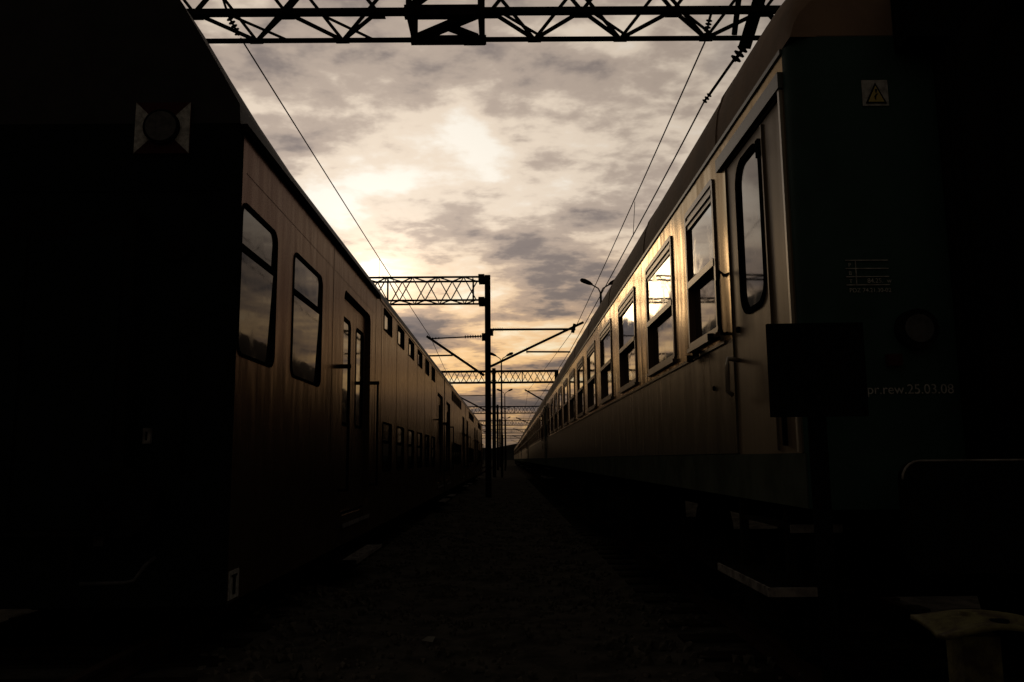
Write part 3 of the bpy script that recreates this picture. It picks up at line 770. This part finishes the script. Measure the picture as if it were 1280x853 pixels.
# further portals across both tracks
spec = [(69, -1.12, 4.1, 'third portal from the viewer, beam across both trains'), (116, -1.4, 4.6, 'fourth portal from the viewer, small in the distance'),
        (158, -1.5, 5.2, 'fifth portal from the viewer, low above the far track'), (206, -1.5, 5.6, 'sixth portal from the viewer near the horizon'),
        (260, -1.5, 6.0, 'farthest portal from the viewer at the horizon')]
for i, (y, mx, xe, lb) in enumerate(spec):
    p = thing('overhead_portal', lb, 'portal', (mx, y, 0), G)
    MB().box(-.15, .15, -.15, .15, -.1, 9.0).build('mast', 'steel', p); MB().box(xe-mx-.16, xe-mx+.16, -.2, .2, -.1, 8.8).build('mast', 'steel', p)
    MB().box(-8.6, -8.3, -.2, .2, -.1, 8.8).build('mast', 'steel', p)
    truss(p, -8.4, xe-mx, -.42, .42, 7.80, 8.74, (.10, .10), .055, 1.02, joined=i > 0)
    for x in (-4.3, 2.35): MB().box(x-.04, x+.04, -.45, -.38, 7.85, 8.7).build('end_frame', 'steel', p)
    tubepart(p, 'cantilever_arm', (-.15, 0, 5.2), (-3.35, 0, 6.9), .06); tubepart(p, 'top_tube', (-.17, 0, 6.75), (-3.1, 0, 6.72), .035)
    tubepart(p, 'cantilever_arm', (xe-mx-.15, 0, 5.7), (2.55, 0, 7.2), .06); tubepart(p, 'top_tube', (xe-mx, 0, 7.1), (2.6, 0, 7.08), .035)
# wires
def wire(name, label, pts, r, sag=.12):
    out = []
    for (p, q) in zip(pts[:-1], pts[1:]):
        p, q = Vector(p), Vector(q)
        for k in range(12):
            s = k/12; v = p.lerp(q, s); v.z -= sag*4*s*(1-s); out.append(v)
    out.append(Vector(pts[-1]))
    return tag(MB().tube(out, r, 5).build(name, 'black'), label, 'wire', 'overhead wires')
wire('messenger_wire', 'overhead wire descending along the left-hand train', [(-3.86, 11.45, 7.63), (-3.05, 33, 6.33), (-4.2, 69, 6.85), (-4.4, 116, 6.8), (-4.4, 158, 6.8)], .012, .05)
wire('contact_wire', 'lower overhead wire above the left-hand train beyond the mast', [(-3.5, 33, 5.60), (-4.0, 69, 5.7), (-4.1, 116, 5.7)], .011, .03)
wire('messenger_wire', 'upper overhead wire running above the right-hand train', [(2.93, 11.40, 7.52), (2.78, 33, 6.76), (1.7, 69, 7.1), (2.2, 116, 7.0), (2.4, 158, 7.0)], .012, .05)
wire('contact_wire', 'lower overhead wire beside the right-hand roof, hung from the nearest portal', [(3.05, 12.0, 6.90), (2.83, 18.0, 6.42), (2.5, 33, 5.74), (2.2, 69, 5.8), (2.4, 116, 5.8)], .013, .02)
tag(MB().tube([(2.87, 17.9, 7.15), (2.84, 18.1, 6.41)], .007, 5).build('dropper_wire', 'black'), 'thin dropper joining the two wires above the right-hand train', 'wire', 'overhead wires')
tag(MB().tube([(-3.47, 22.2, 6.93), (-3.47, 22.2, 5.9)], .005, 5).build('dropper_wire', 'black'), 'thin dropper hanging from the left-hand overhead wire', 'wire', 'overhead wires')

# ------------------------------------------------------------------ lamp posts
def lamp_post():
    root = thing('lamp_post', 'x', 'lamp post', (0, 0, 0), 'twin-arm yard lamp posts')
    MB().tube([(0, 0, -.1), (0, 0, 4), (0, 0, 9.75)], [.10, .085, .055], 10).build('pole', 'steel', root)
    for s in (-1, 1):
        MB().tube([(0, 0, 9.7), (s*.12, 0, 9.95), (s*.45, 0, 10.15)], .035, 8).build('arm', 'steel', root)
        h = MB(); h.tube([(s*.40, 0, 10.14), (s*.55, 0, 10.22), (s*.80, 0, 10.33), (s*.96, 0, 10.38), (s*1.02, 0, 10.38)], [.045, .10, .125, .10, .04], 10)
        h.build('lamp_head', 'steel', root)
    return root
lp = lamp_post(); lp.location = (4.72, 41, 0); lp['label'] = 'twin-arm lamp post rising behind the roof of the right-hand train'
for (x, y, lb) in ((-.50, 70, 'twin-arm lamp post in the walkway just beyond the dark mast'), (-.35, 107, 'second twin-arm lamp post in the walkway, farther off'), (-.4, 142, 'third twin-arm lamp post in the walkway, near the horizon'), (-.4, 178, 'farthest twin-arm lamp post in the walkway')):
    c = copy_tree(lp); c.location = (x, y, 0); c['label'] = lb

# ------------------------------------------------------------------ small things by the right-hand coach
pp = thing('steel_post', 'short square post with yellowish weathered plate on top, bottom right corner', 'post', (1.18, 2.2, 0))
MB().box(-.048, .048, -.04, .04, -.2, 1.05).build('post', 'plate', pp)
g = MB(); nx, ny = 10, 6; vs = []
for lay in (0, -.012):
    for j in range(ny+1):
        for i in range(nx+1):
            x = -.108+.248*i/nx; y = -.10+.2*j/ny
            vs.append((x, y, 1.083+lay+.010*math.sin(x*17+.6)-.018*(x/.135)**2*(j < 3)+.006*math.sin(y*30+x*9)))
m = (nx+1)*(ny+1); fs = []
for j in range(ny):
    for i in range(nx):
        a = j*(nx+1)+i; fs += [(a, a+1, a+nx+2, a+nx+1), (m+a, m+a+nx+1, m+a+nx+2, m+a+1)]
rim = [i for i in range(nx+1)]+[j*(nx+1)+nx for j in range(1, ny+1)]+[ny*(nx+1)+i for i in range(nx-1, -1, -1)]+[j*(nx+1) for j in range(ny-1, 0, -1)]
fs += [(rim[k], m+rim[k], m+rim[(k+1) % len(rim)], rim[(k+1) % len(rim)]) for k in range(len(rim))]
g.add(vs, fs, True); tp = g.build('top_plate', 'plate', pp)
MB().tube([(.0, .03, 1.07), (.0, .03, 1.10)], .014, 8).build('bolt', 'plate', tp); MB().tube([(.05, -.04, 1.07), (.05, -.04, 1.09)], .022, 10).build('bolt', 'rubber', tp)
sb = thing('sign_board', 'black square board on a thin post in front of the right-hand coach door', 'sign', (1.19, 3.18, 0), None, R(-3))
MB().box(-.182, .182, -.012, .012, 1.65, 2.01).build('board', 'black', sb); MB().box(-.03, .03, .013, .05, -.1, 1.97).build('post', 'black', sb)
for zz_ in (1.72, 1.94): MB().tube([(0, -.012, zz_), (0, -.02, zz_)], .012, 8).build('bolt', 'steel', sb)
sc = MB(); sc.add([(-.05, 0, .03), (.04, -.03, .02), (.06, .04, .05), (-.03, .05, .035), (0, .01, .06)], [(0, 1, 4), (1, 2, 4), (2, 3, 4), (3, 0, 4)])
o = tag(sc.build('paper_scrap', 'paper', None, (-.66, 7.0, gz(-.66, 7.0))), 'crumpled pale scrap lying on the dark walkway', 'litter')
